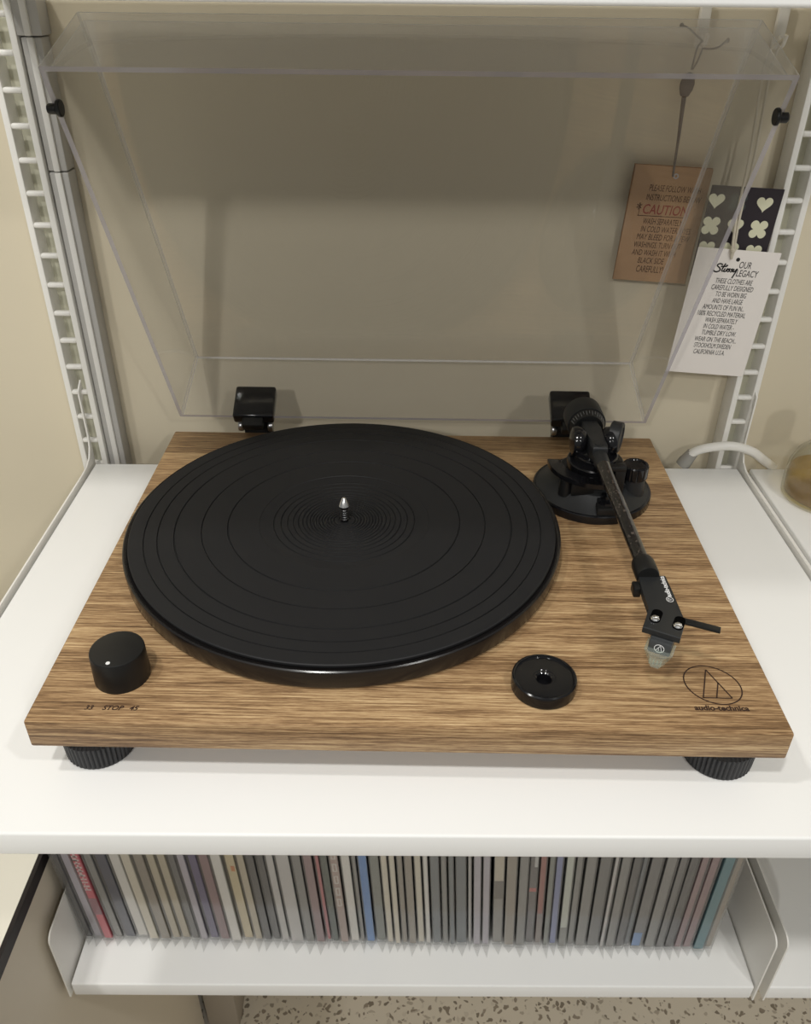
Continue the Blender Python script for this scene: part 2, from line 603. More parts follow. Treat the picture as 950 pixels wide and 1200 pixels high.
# platter, mat, spindle
PC = (-0.0473, 0.0094)
MP = Matrix.Translation((PC[0], PC[1], 0))
bm = nb()
add_lathe(bm, [(0, 0.0003), (0.1485, 0.0003), (0.1515, 0.0012), (0.1524, 0.003), (0.1530, 0.0125), (0.1527, 0.0139), (0.1519, 0.0145), (0.1506, 0.0143), (0.1500, 0.0138), (0, 0.0138)], 192, MP)
platter = obj('platter', bm, M_PLAT, TT, angle=40)
prof = [(0, 0.0139), (0.1484, 0.0139), (0.1490, 0.0146), (0.1490, 0.0160), (0.1484, 0.0165)]
radii = [0.1386, 0.1295, 0.1182, 0.0998, 0.0818]
prev = 0.1484
for r in radii:
    wd = 0.00045 if r != 0.1182 and r != 0.0818 else 0.0006
    prof += [(r + wd, 0.0165), (r + wd * 0.4, 0.0156), (r - wd * 0.4, 0.0156), (r - wd, 0.0165)]
# the slightly sunken label area
prof += [(0.0602, 0.0165), (0.0599, 0.0161), (0.0560, 0.0159), (0.0548, 0.0156)]
r = 0.0500
step = 0.0052
while r > 0.0075:
    wd = min(0.0005, step * 0.2)
    prof += [(r + wd, 0.0156), (r + wd * 0.3, 0.0148), (r - wd * 0.3, 0.0148), (r - wd, 0.0156)]
    r -= step
    step = max(0.0021, step * 0.88)
prof += [(0.0045, 0.0156), (0.0045, 0.0150), (0, 0.0150)]
bm = nb()
add_lathe(bm, prof, 160, MP)
sm = obj('slip_mat', bm, M_MAT, platter, angle=20)
sm['label'] = 'black rubber mat with concentric grooves'
bm = nb()
sp = [(0, 0.0150), (0.0029, 0.0150)]
for k in range(6):
    z = 0.0160 + k * 0.0019
    sp += [(0.0029, z), (0.0029, z + 0.0012), (0.0026, z + 0.0015)]
sp += [(0.0028, 0.0276), (0, 0.0276)]
add_lathe(bm, sp, 24, MP)
s_ = obj('spindle', bm, mat('steel_mat_reflection', (0.10, 0.10, 0.10), 0.35, metal=1.0), platter)  # base colour darkened to imitate steel mirroring the black mat
bm = nb()
add_lathe(bm, [(0, 0.0275), (0.0038, 0.0275), (0.0040, 0.0281), (0.0036, 0.0290), (0.0016, 0.0334), (0.0009, 0.0343), (0, 0.0346)], 24, MP)
obj('spindle_tip', bm, M_CHROME, platter)
s_['label'] = 'grooved centre spindle, mat reflection put into its dark colour'

# speed knob
kx, ky = -0.1662, -0.1330
bm = nb()
add_lathe(bm, [(0, 0.0001), (0.0158, 0.0001), (0.0159, 0.0012), (0.0154, 0.0195), (0.0151, 0.0203), (0.0143, 0.0206), (0, 0.0206)], 64, Matrix.Translation((kx, ky, 0)))
knob = obj('speed_knob', bm, M_BLK, TT)
bm = nb()
add_lathe(bm, [(0, 0.0205), (0.0012, 0.0205), (0.0012, 0.0208), (0, 0.0209)], 16, Matrix.Translation((kx - 0.0012, ky - 0.0122, 0)))
obj('indicator_dot', bm, M_WINK, knob)['label'] = 'white indicator dot'

# lettering and emblem on the plinth
for s, x in (('33', -0.1800), ('STOP', -0.1700), ('45', -0.1550)):
    text_obj('speed_lettering', s, 0.0047, (x, -0.1605, 0.00012), (1, 0, 0), (0, 1, 0), M_INK, plinth, shear=0.28, sx=1.0, offset=0.00007)
text_obj('maker_lettering', 'audio-technica', 0.0053, (0.1605, -0.1533, 0.00012), (1, 0, 0), (0, 1, 0), M_INK, plinth, sx=0.98, offset=0.00016)


def add_ribbon(bm, pts, wd, z, closed=False, th=0.0001):
    P = [Vector((p[0], p[1], 0)) for p in pts]
    n = len(P)
    L, R = [], []
    for i in range(n):
        a = P[i - 1] if (i > 0 or closed) else P[i]
        b = P[(i + 1) % n] if (i < n - 1 or closed) else P[i]
        d = (b - a).normalized()
        nn = Vector((-d.y, d.x, 0)) * wd / 2
        L.append(P[i] + nn); R.append(P[i] - nn)
    vs_ = [[bm.verts.new((q.x, q.y, zz)) for q in side] for side in (L, R) for zz in (z, z + th)]
    l0, l1, r0, r1 = vs_
    for i in range(n if closed else n - 1):
        j = (i + 1) % n
        bm.faces.new((l1[i], l1[j], r1[j], r1[i]))
        bm.faces.new((l0[i], r0[i], r0[j], l0[j]))
        bm.faces.new((l0[i], l0[j], l1[j], l1[i]))
        bm.faces.new((r0[i], r1[i], r1[j], r0[j]))
    return bm


bm = nb()
c, (A_, B_), ang = (0.1760, -0.1333), (0.0165, 0.0146), math.atan2(-0.6324, -0.7747) + PI
ell = []
for k in range(72):
    a = 2 * PI * k / 72
    ex, ey = A_ * math.cos(a), B_ * math.sin(a)
    # long axis runs down to the right
    ca, sa = math.cos(-0.684), math.sin(-0.684)
    ell.append((c[0] + ex * ca - ey * sa, c[1] + ex * sa + ey * ca))
add_ribbon(bm, ell, 0.00072, 0.0001, True)
add_ribbon(bm, [(0.1755, -0.1210), (0.1677, -0.1438)], 0.00072, 0.0001)
add_ribbon(bm, [(0.1677, -0.1438), (0.1842, -0.1438)], 0.00072, 0.0001)
add_ribbon(bm, [(0.1842, -0.1438), (0.1755, -0.1210)], 0.00072, 0.0001)
add_ribbon(bm, [(0.1797, -0.1314), (0.1753, -0.1438)], 0.00072, 0.0001)
obj('maker_emblem', bm, M_INK, plinth, smooth=False)['label'] = 'oval emblem with two triangles'

# ---- tonearm base
BC = Vector((0.1412, 0.0761, 0))
MB_ = Matrix.Translation(BC)
bm = nb()
add_lathe(bm, [(0, 0.0001), (0.0440, 0.0001), (0.0440, 0.0066), (0.0436, 0.0068), (0.0300, 0.0155), (0.0285, 0.0170), (0.0285, 0.0195), (0.0270, 0.0205), (0, 0.0205)], 96, MB_)
base = obj('tonearm_base', bm, M_BLKM, TT, angle=28)
base['label'] = 'round black tonearm base with sloped collar'
bm = nb()
add_lathe(bm, [(0.0435, 0.0001), (0.0453, 0.0001), (0.0455, 0.0008), (0.0455, 0.0062), (0.0449, 0.0070), (0.0435, 0.0070), (0.0435, 0.0001)], 96, MB_)
obj('base_rim', bm, M_BLKG, base)
bm = nb()
add_lathe(bm, [(0, 0.0204), (0.0215, 0.0204), (0.0215, 0.0300), (0.0205, 0.0310), (0.0165, 0.0315), (0.0165, 0.0350), (0.0155, 0.0360), (0, 0.0360)], 64, MB_)
obj('pedestal', bm, M_BLKG, base)
# curved lift platform in front of the pedestal
bm = nb()
outer, inner = [], []
for k in range(21):
    a = math.radians(176 + k * 5.4)
    outer.append((BC.x + 0.0365 * math.cos(a), BC.y + 0.0365 * math.sin(a)))
    inner.append((BC.x + 0.0265 * math.cos(a), BC.y + 0.0265 * math.sin(a)))
add_prism(bm, outer + inner[::-1], 0.0255, 0.0292, bevel=0.0005)
obj('lift_platform', bm, M_BLKG, base)
bm = nb()
add_lathe(bm, [(0, 0.012), (0.0052, 0.012), (0.0045, 0.0256), (0, 0.0256)], 24, Matrix.Translation((0.1165, 0.0555, 0)))
obj('lift_post', bm, M_BLK, base)
bm = nb()
add_box(bm, 0.1195, 0.1430, 0.0480, 0.0540, 0.0150, 0.0254, 0.0008)
obj('lift_block', bm, M_BLK, base)
bm = nb()
add_box(bm, 0.1375, 0.1545, 0.0325, 0.0520, 0.0050, 0.0130, 0.0012)
hb = obj('height_lock', bm, M_BLK, base)
bm = nb()
add_lathe(bm, [(0, 0.0129), (0.0085, 0.0129), (0.0080, 0.0150), (0, 0.0152)], 32, Matrix.Translation((0.1470, 0.0440, 0)))
add_lathe(bm, [(0, 0.0150), (0.0052, 0.0150), (0.0048, 0.0185), (0, 0.0187)], 24, Matrix.Translation((0.1470, 0.0450, 0)))
obj('locking_cap', bm, M_BLKG, base)
bm = nb()
add_lathe(bm, [(0, 0.0180), (0.0026, 0.0180), (0.0024, 0.0196), (0, 0.0198)], 16, Matrix.Translation((0.1475, 0.0425, 0)))
obj('lock_screw', bm, M_STEEL, base)['label'] = 'silver screw'
# arm lift lever pillar with fluted knob
lx, ly = 0.1690, 0.0630
bm = nb()
add_lathe(bm, [(0, 0.006), (0.0095, 0.006), (0.0085, 0.0235), (0, 0.0235)], 32, Matrix.Translation((lx, ly, 0)))
obj('lever_pillar', bm, M_BLKM, base)
bm = nb()
seg = 72
add_lathe(bm, [(0, 0.0236), (0.0096, 0.0236), (0.0098, 0.0246), (0.0098, 0.0335), (0.0090, 0.0345), (0.0072, 0.0345), (0.0068, 0.0338), (0, 0.0338)], seg, Matrix.Translation((lx, ly, 0)))
for v in bm.verts:
    dx, dy = v.co.x - lx, v.co.y - ly
    rr = math.hypot(dx, dy)
    k = int(round(math.atan2(dy, dx) / (2 * PI) * seg)) % seg
    if rr > 0.0085 and v.co.z > 0.024 and k % 6 == 0:
        v.co.x, v.co.y = lx + dx * 0.93, ly + dy * 0.93
obj('fluted_knob', bm, M_BLKG, base, angle=25)
# arm rest clip beside the tube
bm = nb()
add_box(bm, 0.1500, 0.1580, 0.0470, 0.0540, 0.0120, 0.0410, 0.0010)
add_box(bm, 0.1380, 0.1580, 0.0465, 0.0535, 0.0365, 0.0405, 0.0010)
obj('arm_rest', bm, M_BLK, base)

# ---- tonearm
ARM0 = Vector((0.1385, 0.0830, 0.0435))       # pivot
ARM1 = Vector((0.1416, -0.0720, 0.0430))      # headshell collar
ad = (ARM1 - ARM0).normalized()
ax_x = ad.cross(Vector((0, 0, 1))).normalized()
ax_z = ax_x.cross(ad)
# arm frame: +Z of this frame points backwards along the arm
MA = Matrix(((ax_x.x, ax_z.x, -ad.x, ARM0.x), (ax_x.y, ax_z.y, -ad.y, ARM0.y), (ax_x.z, ax_z.z, -ad.z, ARM0.z), (0, 0, 0, 1)))
arm = None
bm = nb()
add_tube(bm, [ARM0 + ad * 0.028, ARM1], [0.0050, 0.0047], 20)
arm = obj('tonearm_tube', bm, M_CARB, TT)
arm['label'] = 'straight carbon fibre tonearm tube'
# gimbal housing: two round cheeks and a bridge
hous = nb()
for s in (-1, 1):
    add_lathe(hous, [(0, -0.0050), (0.0085, -0.0050), (0.0112, -0.0020), (0.0116, 0.0015), (0.0105, 0.0045), (0.0060, 0.0058), (0, 0.0060)], 36,
              Matrix.Translation(ARM0 + Vector((s * 0.0115, -0.002, 0.0))) @ Matrix.Rotation(s * PI / 2, 4, 'Y'))
add_lathe(hous, [(0, 0.0355), (0.0150, 0.0355), (0.0150, 0.0385), (0.0120, 0.0400), (0, 0.0400)], 40, Matrix.Translation((ARM0.x, ARM0.y - 0.003, 0)))
gimbal = obj('gimbal_housing', hous, M_BLKG, TT, angle=40)
# yoke block joining pivot and tube
bm = nb()
add_prism(bm, [(-0.0066, -0.018), (0.0066, -0.018), (0.0066, -0.006), (0.0058, 0.008), (0.0066, 0.020), (0.0056, 0.026), (-0.0056, 0.026), (-0.0066, 0.020), (-0.0058, 0.008), (-0.0066, -0.006)], -0.0055, 0.0080,
          Matrix(((ax_x.x, -ad.x * -1, ax_z.x, ARM0.x), (ax_x.y, -ad.y * -1, ax_z.y, ARM0.y), (ax_x.z, -ad.z * -1, ax_z.z, ARM0.z), (0, 0, 0, 1))), bevel=0.0022, seg=3)
obj('yoke', bm, M_BLKM, arm)
bm = nb()
add_lathe(bm, [(0, -0.041), (0.0048, -0.041), (0.0056, -0.036), (0.0058, -0.020), (0, -0.020)], 28, MA)
add_lathe(bm, [(0, 0), (0.0034, 0), (0.0034, 0.0012), (0, 0.0014)], 20, Matrix.Translation(ARM0 + ad * 0.021 + Vector((0, 0, 0.0072))))
obj('tube_socket', bm, M_BLKM, arm)
# counterweight and dial
bm = nb()
add_lathe(bm, [(0, 0.0245), (0.0148, 0.0245), (0.0152, 0.0252), (0.0152, 0.0445), (0.0145, 0.0455), (0.0060, 0.0455), (0.0055, 0.0448), (0, 0.0448)], 56, MA)
cw = obj('counterweight', bm, M_BLKM, TT, angle=30)
bm = nb()
add_lathe(bm, [(0, 0.0175), (0.0115, 0.0175), (0.0140, 0.0235), (0.0140, 0.0244), (0, 0.0244)], 56, MA)
obj('force_dial', bm, M_BLK, cw, angle=25)
for k in range(15):
    a = math.radians(20 + k * 10)
    bm = nb()
    ln = 0.0042 if k % 2 == 0 else 0.0028
    n1 = 0.0138
    add_box(bm, -0.00012, 0.00012, 0.01385 - ln * 0.4, 0.0139, 0.0228 - ln * 0.9, 0.0228)
    for v in bm.verts:   # lay the tick on the dial's slope
        f = (v.co.z - 0.0175) / 0.006
        v.co.y = 0.0115 + 0.0025 * f + (0.00012 if v.co.y > 0.0135 else -0.0002)
    obj('dial_tick', bm, M_TICK, cw, MA @ Matrix.Rotation(a - PI / 2, 4, 'Z'), smooth=False)
bm = nb()
add_lathe(bm, [(0, 0.012), (0.0060, 0.012), (0.0060, 0.0190), (0, 0.0190)], 28, MA)
obj('rear_stub', bm, M_BLKG, cw)
# anti-skate dial on the right of the pivot
bm = nb()
MK = Matrix.Translation((ARM0.x + 0.0150, ARM0.y + 0.002, 0.0460)) @ Matrix.Rotation(math.radians(-24), 4, 'Z') @ Matrix.Rotation(PI / 2, 4, 'Y')
add_lathe(bm, [(0, -0.002), (0.0112, -0.002), (0.0120, -0.0012), (0.0120, 0.0062), (0.0112, 0.0070), (0.0085, 0.0070), (0.0080, 0.0062), (0, 0.0062)], 48, MK)
obj('anti_skate_dial', bm, M_BLKM, TT, angle=30)

# ---- headshell (traced in plan, tilted with the arm)
ZH = 0.0430
bm = nb()
add_lathe(bm, [(0, -0.1710), (0.0066, -0.1710), (0.0071, -0.1698), (0.0071, -0.1590), (0.0064, -0.1560), (0.0052, -0.1550), (0, -0.1550)], 28, MA)
hc = obj('headshell_collar', bm, M_BLK, arm)
plan = [(0.1362, -0.0860), (0.1527, -0.0860), (0.1530, -0.1000), (0.1532, -0.1194), (0.1538, -0.1275), (0.1472, -0.1421), (0.1287, -0.1330), (0.1361, -0.1168), (0.1355, -0.1031)]
# keep the plan convex enough: narrow neck then flared nose
bm = nb()
add_prism(bm, plan, ZH - 0.0042, ZH, bevel=0.0005)
hs = obj('headshell', bm, M_BLKM, TT, angle=25)
hs['label'] = 'angled black headshell'
bm = nb()
add_box(bm, 0.1318, 0.1362, -0.0985, -0.0905, ZH - 0.0075, ZH - 0.001, 0.0008)
obj('side_lug', bm, M_BLK, hs)
bm = nb()
add_box(bm, 0.1388, 0.1478, -0.0868, -0.0848, ZH - 0.0005, ZH + 0.0006, 0.0003)
obj('locating_pin', bm, M_STEEL, hs)
# finger lift
bm = nb()
add_prism(bm, [(0.1520, -0.1222), (0.1728, -0.1308), (0.1712, -0.1348), (0.1520, -0.1268)], ZH - 0.0030, ZH - 0.0012, bevel=0.0003)
obj('finger_lift', bm, M_BLK, hs)
dv = Vector((0.1472 - 0.1287, -0.1421 + 0.1330, 0)).normalized()      # across the nose
pv = Vector((-dv.y, dv.x, 0))                                        # towards the pivot
for sx_, sy_ in ((0.1368, -0.1268), (0.1480, -0.1326)):
    bm = nb()
    outl = []
    for k in range(9):
        a = PI + k * PI / 8
        outl.append((0.0030 * math.cos(a), 0.0030 * math.sin(a)))
    for k in range(9):
        a = k * PI / 8
        outl.append((0.0030 * math.cos(a), 0.0065 + 0.0030 * math.sin(a)))
    MS = Matrix(((dv.x, pv.x, 0, sx_), (dv.y, pv.y, 0, sy_), (0, 0, 1, 0), (0, 0, 0, 1)))
    add_prism(bm, outl, ZH - 0.0002, ZH + 0.00012, MS)
    obj('slot', bm, M_SLOT, hs, smooth=False)['label'] = 'mounting slot, its shade a flat black plate'
    bm = nb()
    add_lathe(bm, [(0, ZH), (0.0025, ZH), (0.0025, ZH + 0.0009), (0.0018, ZH + 0.0017), (0, ZH + 0.0019)], 20, Matrix.Translation((sx_, sy_, 0)))
    add_box(bm, sx_ - 0.0019, sx_ + 0.0019, sy_ - 0.0003, sy_ + 0.0003, ZH + 0.0016, ZH + 0.0021)
    obj('screw', bm, M_CHROME, hs)['label'] = 'silver mounting screw'
text_obj('headshell_lettering', 'audio-technica', 0.0042, (0.1513, -0.1065, ZH + 0.0001), (0, 1, 0), (-1, 0, 0), M_WINK, hs, sx=0.78, offset=0.00006)
bm = nb()
ring = [(0.1496 + 0.0019 * math.cos(2 * PI * k / 28), -0.1090 + 0.0022 * math.sin(2 * PI * k / 28)) for k in range(28)]
add_ribbon(bm, ring, 0.0003, ZH + 0.00005, True)
add_ribbon(bm, [(0.1487, -0.1078), (0.1487, -0.1102), (0.1505, -0.1094), (0.1487, -0.1078)], 0.0003, ZH + 0.00005)
obj('headshell_emblem', bm, M_WINK, hs, smooth=False)
# cartridge under the nose, and its clear stylus guard
nose = Vector((0.1388, -0.1380, 0))
MC = Matrix(((dv.x, -pv.x, 0, nose.x), (dv.y, -pv.y, 0, nose.y), (0, 0, 1, 0), (0, 0, 0, 1)))   # +y of this frame points out of the nose
bm = nb()
add_box(bm, -0.0062, 0.0062, -0.0180, 0.0004, 0.0295, ZH - 0.0043, 0.0008)
add_box(bm, -0.0062, 0.0062, -0.0010, 0.0030, 0.0295, 0.0380, 0.0010)
cart = obj('cartridge', bm, noisy(mat('cartridge_grey', (0.045, 0.048, 0.05), 0.35), 50, 0.05), TT, MC)
cart['label'] = 'dark grey cartridge body'
bm = nb()
ring = [(0.0026 * math.cos(2 * PI * k / 24), 0.0026 * math.sin(2 * PI * k / 24)) for k in range(24)]
add_ribbon(bm, ring, 0.00035, 0.0, True)
add_ribbon(bm, [(-0.0004, 0.0022), (-0.0016, -0.0018)], 0.0003, 0.0)
add_ribbon(bm, [(-0.0004, 0.0022), (0.0018, -0.0018)], 0.0003, 0.0)
add_ribbon(bm, [(0.0004, 0.0004), (0.0002, -0.0018)], 0.0003, 0.0)
o = obj('cartridge_emblem', bm, M_WINK, cart, MC @ Matrix.Translation((0, 0.00312, 0.0340)) @ Matrix.Rotation(-PI / 2, 4, 'X') @ Matrix.Rotation(PI, 4, 'Z'), smooth=False)
bm = nb()
q = [(-0.0078, -0.0060), (0.0078, -0.0060), (0.0078, 0.0042), (0.0040, 0.0080), (-0.0040, 0.0080), (-0.0078, 0.0042)]
add_prism(bm, q, 0.0235, 0.0328, bevel=0.0008)
for v in bm.verts:
    if v.co.z < 0.0260:
        v.co.x *= 0.55
for k in range(4):
    add_box(bm, -0.0030 + k * 0.0020 - 0.0003, -0.0030 + k * 0.0020 + 0.0003, 0.0074, 0.0084, 0.0262, 0.0292)
obj('stylus_guard', bm, M_GUARD, cart, MC, angle=20)['label'] = 'clear ribbed stylus guard'

# ---- dust cover
LW, LD, LH, PH, LY, LZ, LE = 0.400, 0.3186, 0.060, 1.0775, 0.1581, 0.0204, 0.0063
u_ = Vector((0, -math.cos(PH), math.sin(PH)))
n_ = Vector((0, math.sin(PH), math.cos(PH)))
ML = Matrix(((1, u_.x, n_.x, 0.0001), (0, u_.y, n_.y, LY), (0, u_.z, n_.z, LZ), (0, 0, 0, 1)))   # local: x, depth from hinge, height
TH = 0.003
bm = nb()


def rect(hw, a0, a1, b):
    return [bm.verts.new((-hw, a0, b)), bm.verts.new((hw, a0, b)), bm.verts.new((hw, a1, b)), bm.verts.new((-hw, a1, b))]


OR = rect(LW / 2, 0, LD, 0)
OP = rect(LW / 2 - LE, LE, LD - LE, LH)
IR = rect(LW / 2 - TH, TH, LD - TH, 0)
IP = rect(LW / 2 - LE - TH, LE + TH, LD - LE - TH, LH - TH)
bm.faces.new(OP)
bm.faces.new(IP[::-1])
for i in range(4):
    j = (i + 1) % 4
    bm.faces.new((OR[i], OR[j], OP[j], OP[i]))
    bm.faces.new((IR[j], IR[i], IP[i], IP[j]))
    f = bm.faces.new((OR[j], OR[i], IR[i], IR[j]))
    f.material_index = 1
be = [e for e in bm.edges if (all(v in OP for v in e.verts)) or (e.verts[0] in OR and e.verts[1] in OP) or (e.verts[0] in OP and e.verts[1] in OR)]
be2 = [e for e in bm.edges if (all(v in IP for v in e.verts)) or (e.verts[0] in IR and e.verts[1] in IP) or (e.verts[0] in IP and e.verts[1] in IR)]
r = bmesh.ops.bevel(bm, geom=be + be2, offset=0.0011, segments=2, profile=0.5, affect='EDGES')
for f in r['faces']:
    f.material_index = 2
cover = obj('dust_cover', bm, [M_ACRYL, M_ACRYLEDGE, M_ACRYLCORNER], TT, ML, angle=50)
cover['label'] = 'clear acrylic dust cover standing open'
for s in (-1, 1):
    bm = nb()
    add_lathe(bm, [(0, -0.0012), (0.0042, -0.0012), (0.0046, -0.0006), (0.0046, 0.0006), (0.0040, 0.0012), (0, 0.0013)], 24,
              ML @ Matrix.Translation((s * (LW / 2 - 0.0032), 0.2945, -0.0005)) @ Matrix.Rotation(PI / 2, 4, 'Y'))
    pm = ML @ Matrix.Translation((s * (LW / 2 + 0.0004), 0.2945, -0.0012))
    add_lathe(bm, [(0, -0.0028), (0.0024, -0.0028), (0.0028, -0.0018), (0.0028, 0.0018), (0.0020, 0.0026), (0, 0.0028)], 20, pm @ Matrix.Rotation(PI / 2, 4, 'Y'))
    obj('rubber_bumper', bm, M_BLK, cover)['label'] = 'small black rubber bumper'
# hinges: clip over the cover's back wall, barrel, and leg on the plinth's back
for s in (-1, 1):
    hx = s * 0.1362 - 0.0002
    bm = nb()
    add_box(bm, hx - 0.0174, hx + 0.0174, -0.0045, 0.0068, -0.0030, 0.0290, 0.0022, 3)
    hg = obj('hinge', bm, M_BLKG, TT, ML, angle=40)
    hg['label'] = 'black clip hinge of the dust cover'
    bm = nb()
    add_box(bm, hx - 0.0120, hx + 0.0120, D2 + 0.0002, D2 + 0.0120, -0.0160, 0.0080, 0.0012)
    add_box(bm, hx - 0.0105, hx + 0.0105, D2 - 0.0060, D2 + 0.0100, 0.0060, 0.0150, 0.0020)
    obj('hinge_leg', bm, M_BLK, hg)
    for q in (-1, 1):
        bm = nb()
        add_lathe(bm, [(0, -0.0020), (0.0048, -0.0020), (0.0052, -0.0010), (0.0052, 0.0010), (0.0048, 0.0020), (0, 0.0020)], 24,
                  Matrix.Translation((hx + q * 0.0128, D2 - 0.005, 0.0095)) @ Matrix.Rotation(PI / 2, 4, 'Y'))
        obj('hinge_pin', bm, M_STEEL, hg)['label'] = 'metal hinge pin end'
    bm = nb()
    add_box(bm, hx - 0.0090, hx + 0.0090, -0.0035, 0.0045, -0.0110, 0.0010, 0.0015)
    obj('hinge_knuckle', bm, M_BLK, hg, ML)

# ------------------------------------------------------------------ 45 rpm adapter
bm = nb()
add_lathe(bm, [(0.0042, 0.0002), (0.0180, 0.0002), (0.0186, 0.0008), (0.0187, 0.0070), (0.0184, 0.0082), (0.0176, 0.0087), (0.0168, 0.0084), (0.0165, 0.0074), (0.0162, 0.0071),
               (0.0066, 0.0071), (0.0062, 0.0066), (0.0050, 0.0066), (0.0042, 0.0060), (0.0042, 0.0002)], 72, Matrix.Translation((0.0775, -0.1370, 0)))
add_lathe(bm, [(0, 0.0002), (0.0042, 0.0002), (0.0042, 0.0012), (0, 0.0012)], 32, Matrix.Translation((0.0775, -0.1370, 0)))
o = obj('single_record_adapter', bm, M_BLKG, None, angle=30)
tag(o, 'round gloss black adapter puck with centre hole lying on the plinth', 'adapter')

# ------------------------------------------------------------------ records on the lower shelf
SPINE = {}


def spine_mat(key, col):
    if key not in SPINE:
        SPINE[key] = noisy(mat('spine_' + key, sr(*col), 0.55), 38, 0.10, stretch=(1, 1, 0.35))
    return SPINE[key]


PAL = {'charcoal': (82, 80, 80), 'dark grey': (112, 110, 108), 'mid grey': (138, 136, 132), 'grey green': (128, 132, 124), 'taupe': (156, 146, 132), 'light grey': (204, 200, 196),
       'lilac grey': (190, 183, 192), 'cream': (224, 215, 195), 'white': (232, 228, 220), 'mauve': (150, 120, 122), 'beige': (198, 186, 162), 'slate': (110, 116, 120), 'yellow cream': (208, 192, 150)}
SHORT = {'charcoal': 'charcoal', 'dark grey': 'dark grey', 'mid grey': 'medium grey', 'grey green': 'greenish grey', 'taupe': 'taupe brown', 'light grey': 'pale grey', 'lilac grey': 'pale lilac grey',
         'cream': 'cream', 'white': 'off-white', 'mauve': 'dusty mauve', 'beige': 'beige', 'slate': 'slate grey'}
NEAR = {'RED': 'bright red', 'NAVY': 'blackish navy', 'PURPLE': 'muted purple', 'YELLOW': 'yellowish cream', 'PINK': 'thin pinkish red', 'GREEN': 'very dark green', 'ROSE': 'rosy grey', 'BLUE': 'sky blue',
        'PHOTO': 'photo band', 'REDTAB': 'red marked', 'BRICK': 'brick red', 'PERI': 'periwinkle', 'PALEGREEN': 'mint white', 'BLUETAB': 'blue labelled', 'TEAL': 'teal'}
ORD = ('first', 'second', 'third', 'fourth', 'fifth', 'sixth', 'seventh', 'eighth')
# (left edge, right edge) along the shelf in picture-measured steps, spine colour
A = lambda v: v / 3.654
B = lambda v: 240 + v / 3.654
C_ = lambda v: 480 + v / 3.654
D_ = lambda v: 700 + v / 3.8
RECS = []


def R(l, r, key, extra=None):
    RECS.append((l, r, key, extra))


R(A(318), A(355), 'charcoal'); R(A(355), A(400), 'lilac grey'); R(A(400), A(446), 'RED', 'red'); R(A(448), A(490), 'mid grey'); R(A(492), A(545), 'NAVY', 'navy')
R(A(545), A(600), 'white'); R(A(600), A(648), 'cream'); R(A(650), A(700), 'taupe'); R(A(700), A(742), 'beige'); R(A(742), A(785), 'beige'); R(A(787), A(825), 'dark grey')
R(A(826), A(865), 'lilac grey'); R(A(866), A(910), 'PURPLE', 'purple')
R(B(35), B(83), 'mauve'); R(B(85), B(135), 'white'); R(B(136), B(184), 'YELLOW', 'yellow'); R(B(186), B(225), 'beige'); R(B(226), B(265), 'charcoal'); R(B(266), B(304), 'charcoal')
R(B(305), B(344), 'light grey'); R(B(346), B(408), 'light grey'); R(B(410), B(454), 'mid grey'); R(B(456), B(500), 'mauve'); R(B(501), B(525), 'PINK', 'pink')
R(B(526), B(560), 'GREEN', 'green'); R(B(562), B(604), 'ROSE', 'rose'); R(B(606), B(650), 'white'); R(B(651), B(674), 'mid grey'); R(B(675), B(718), 'BLUE', 'blue')
R(B(720), B(765), 'grey green'); R(B(766), B(799), 'cream'); R(B(800), B(830), 'cream'); R(B(831), B(860), 'taupe'); R(B(861), B(899), 'taupe'); R(B(900), B(934), 'cream')
R(C_(58), C_(85), 'white'); R(C_(87), C_(130), 'slate'); R(C_(131), C_(160), 'mid grey'); R(C_(161), C_(189), 'slate'); R(C_(190), C_(240), 'slate')
R(C_(241), C_(262), 'light grey'); R(C_(263), C_(300), 'lilac grey'); R(C_(301), C_(337), 'lilac grey'); R(C_(346), C_(395), 'PHOTO', 'photo'); R(C_(396), C_(445), 'taupe')
R(C_(447), C_(490), 'mid grey'); R(C_(491), C_(531), 'REDTAB', 'redtab'); R(C_(532), C_(565), 'BRICK', 'brick'); R(C_(566), C_(594), 'grey green'); R(C_(595), C_(630), 'PERI', 'peri')
R(C_(632), C_(670), 'PALEGREEN', 'palegreen'); R(C_(672), C_(705), 'mid grey'); R(C_(706), C_(755), 'mid grey'); R(C_(757), C_(810), 'dark grey'); R(C_(811), C_(835), 'light grey')
R(C_(836), C_(880), 'mid grey'); R(C_(881), C_(920), 'charcoal')
R(C_(921), C_(948), 'slate'); R(D_(150), D_(206), 'BLUETAB', 'bluetab'); R(D_(208), D_(260), 'mid grey'); R(D_(261), D_(300), 'dark grey')
R(D_(301), D_(345), 'charcoal'); R(D_(346), D_(385), 'mauve'); R(D_(386), D_(430), 'mauve'); R(D_(431), D_(485), 'TEAL', 'teal'); R(D_(486), D_(525), 'taupe')
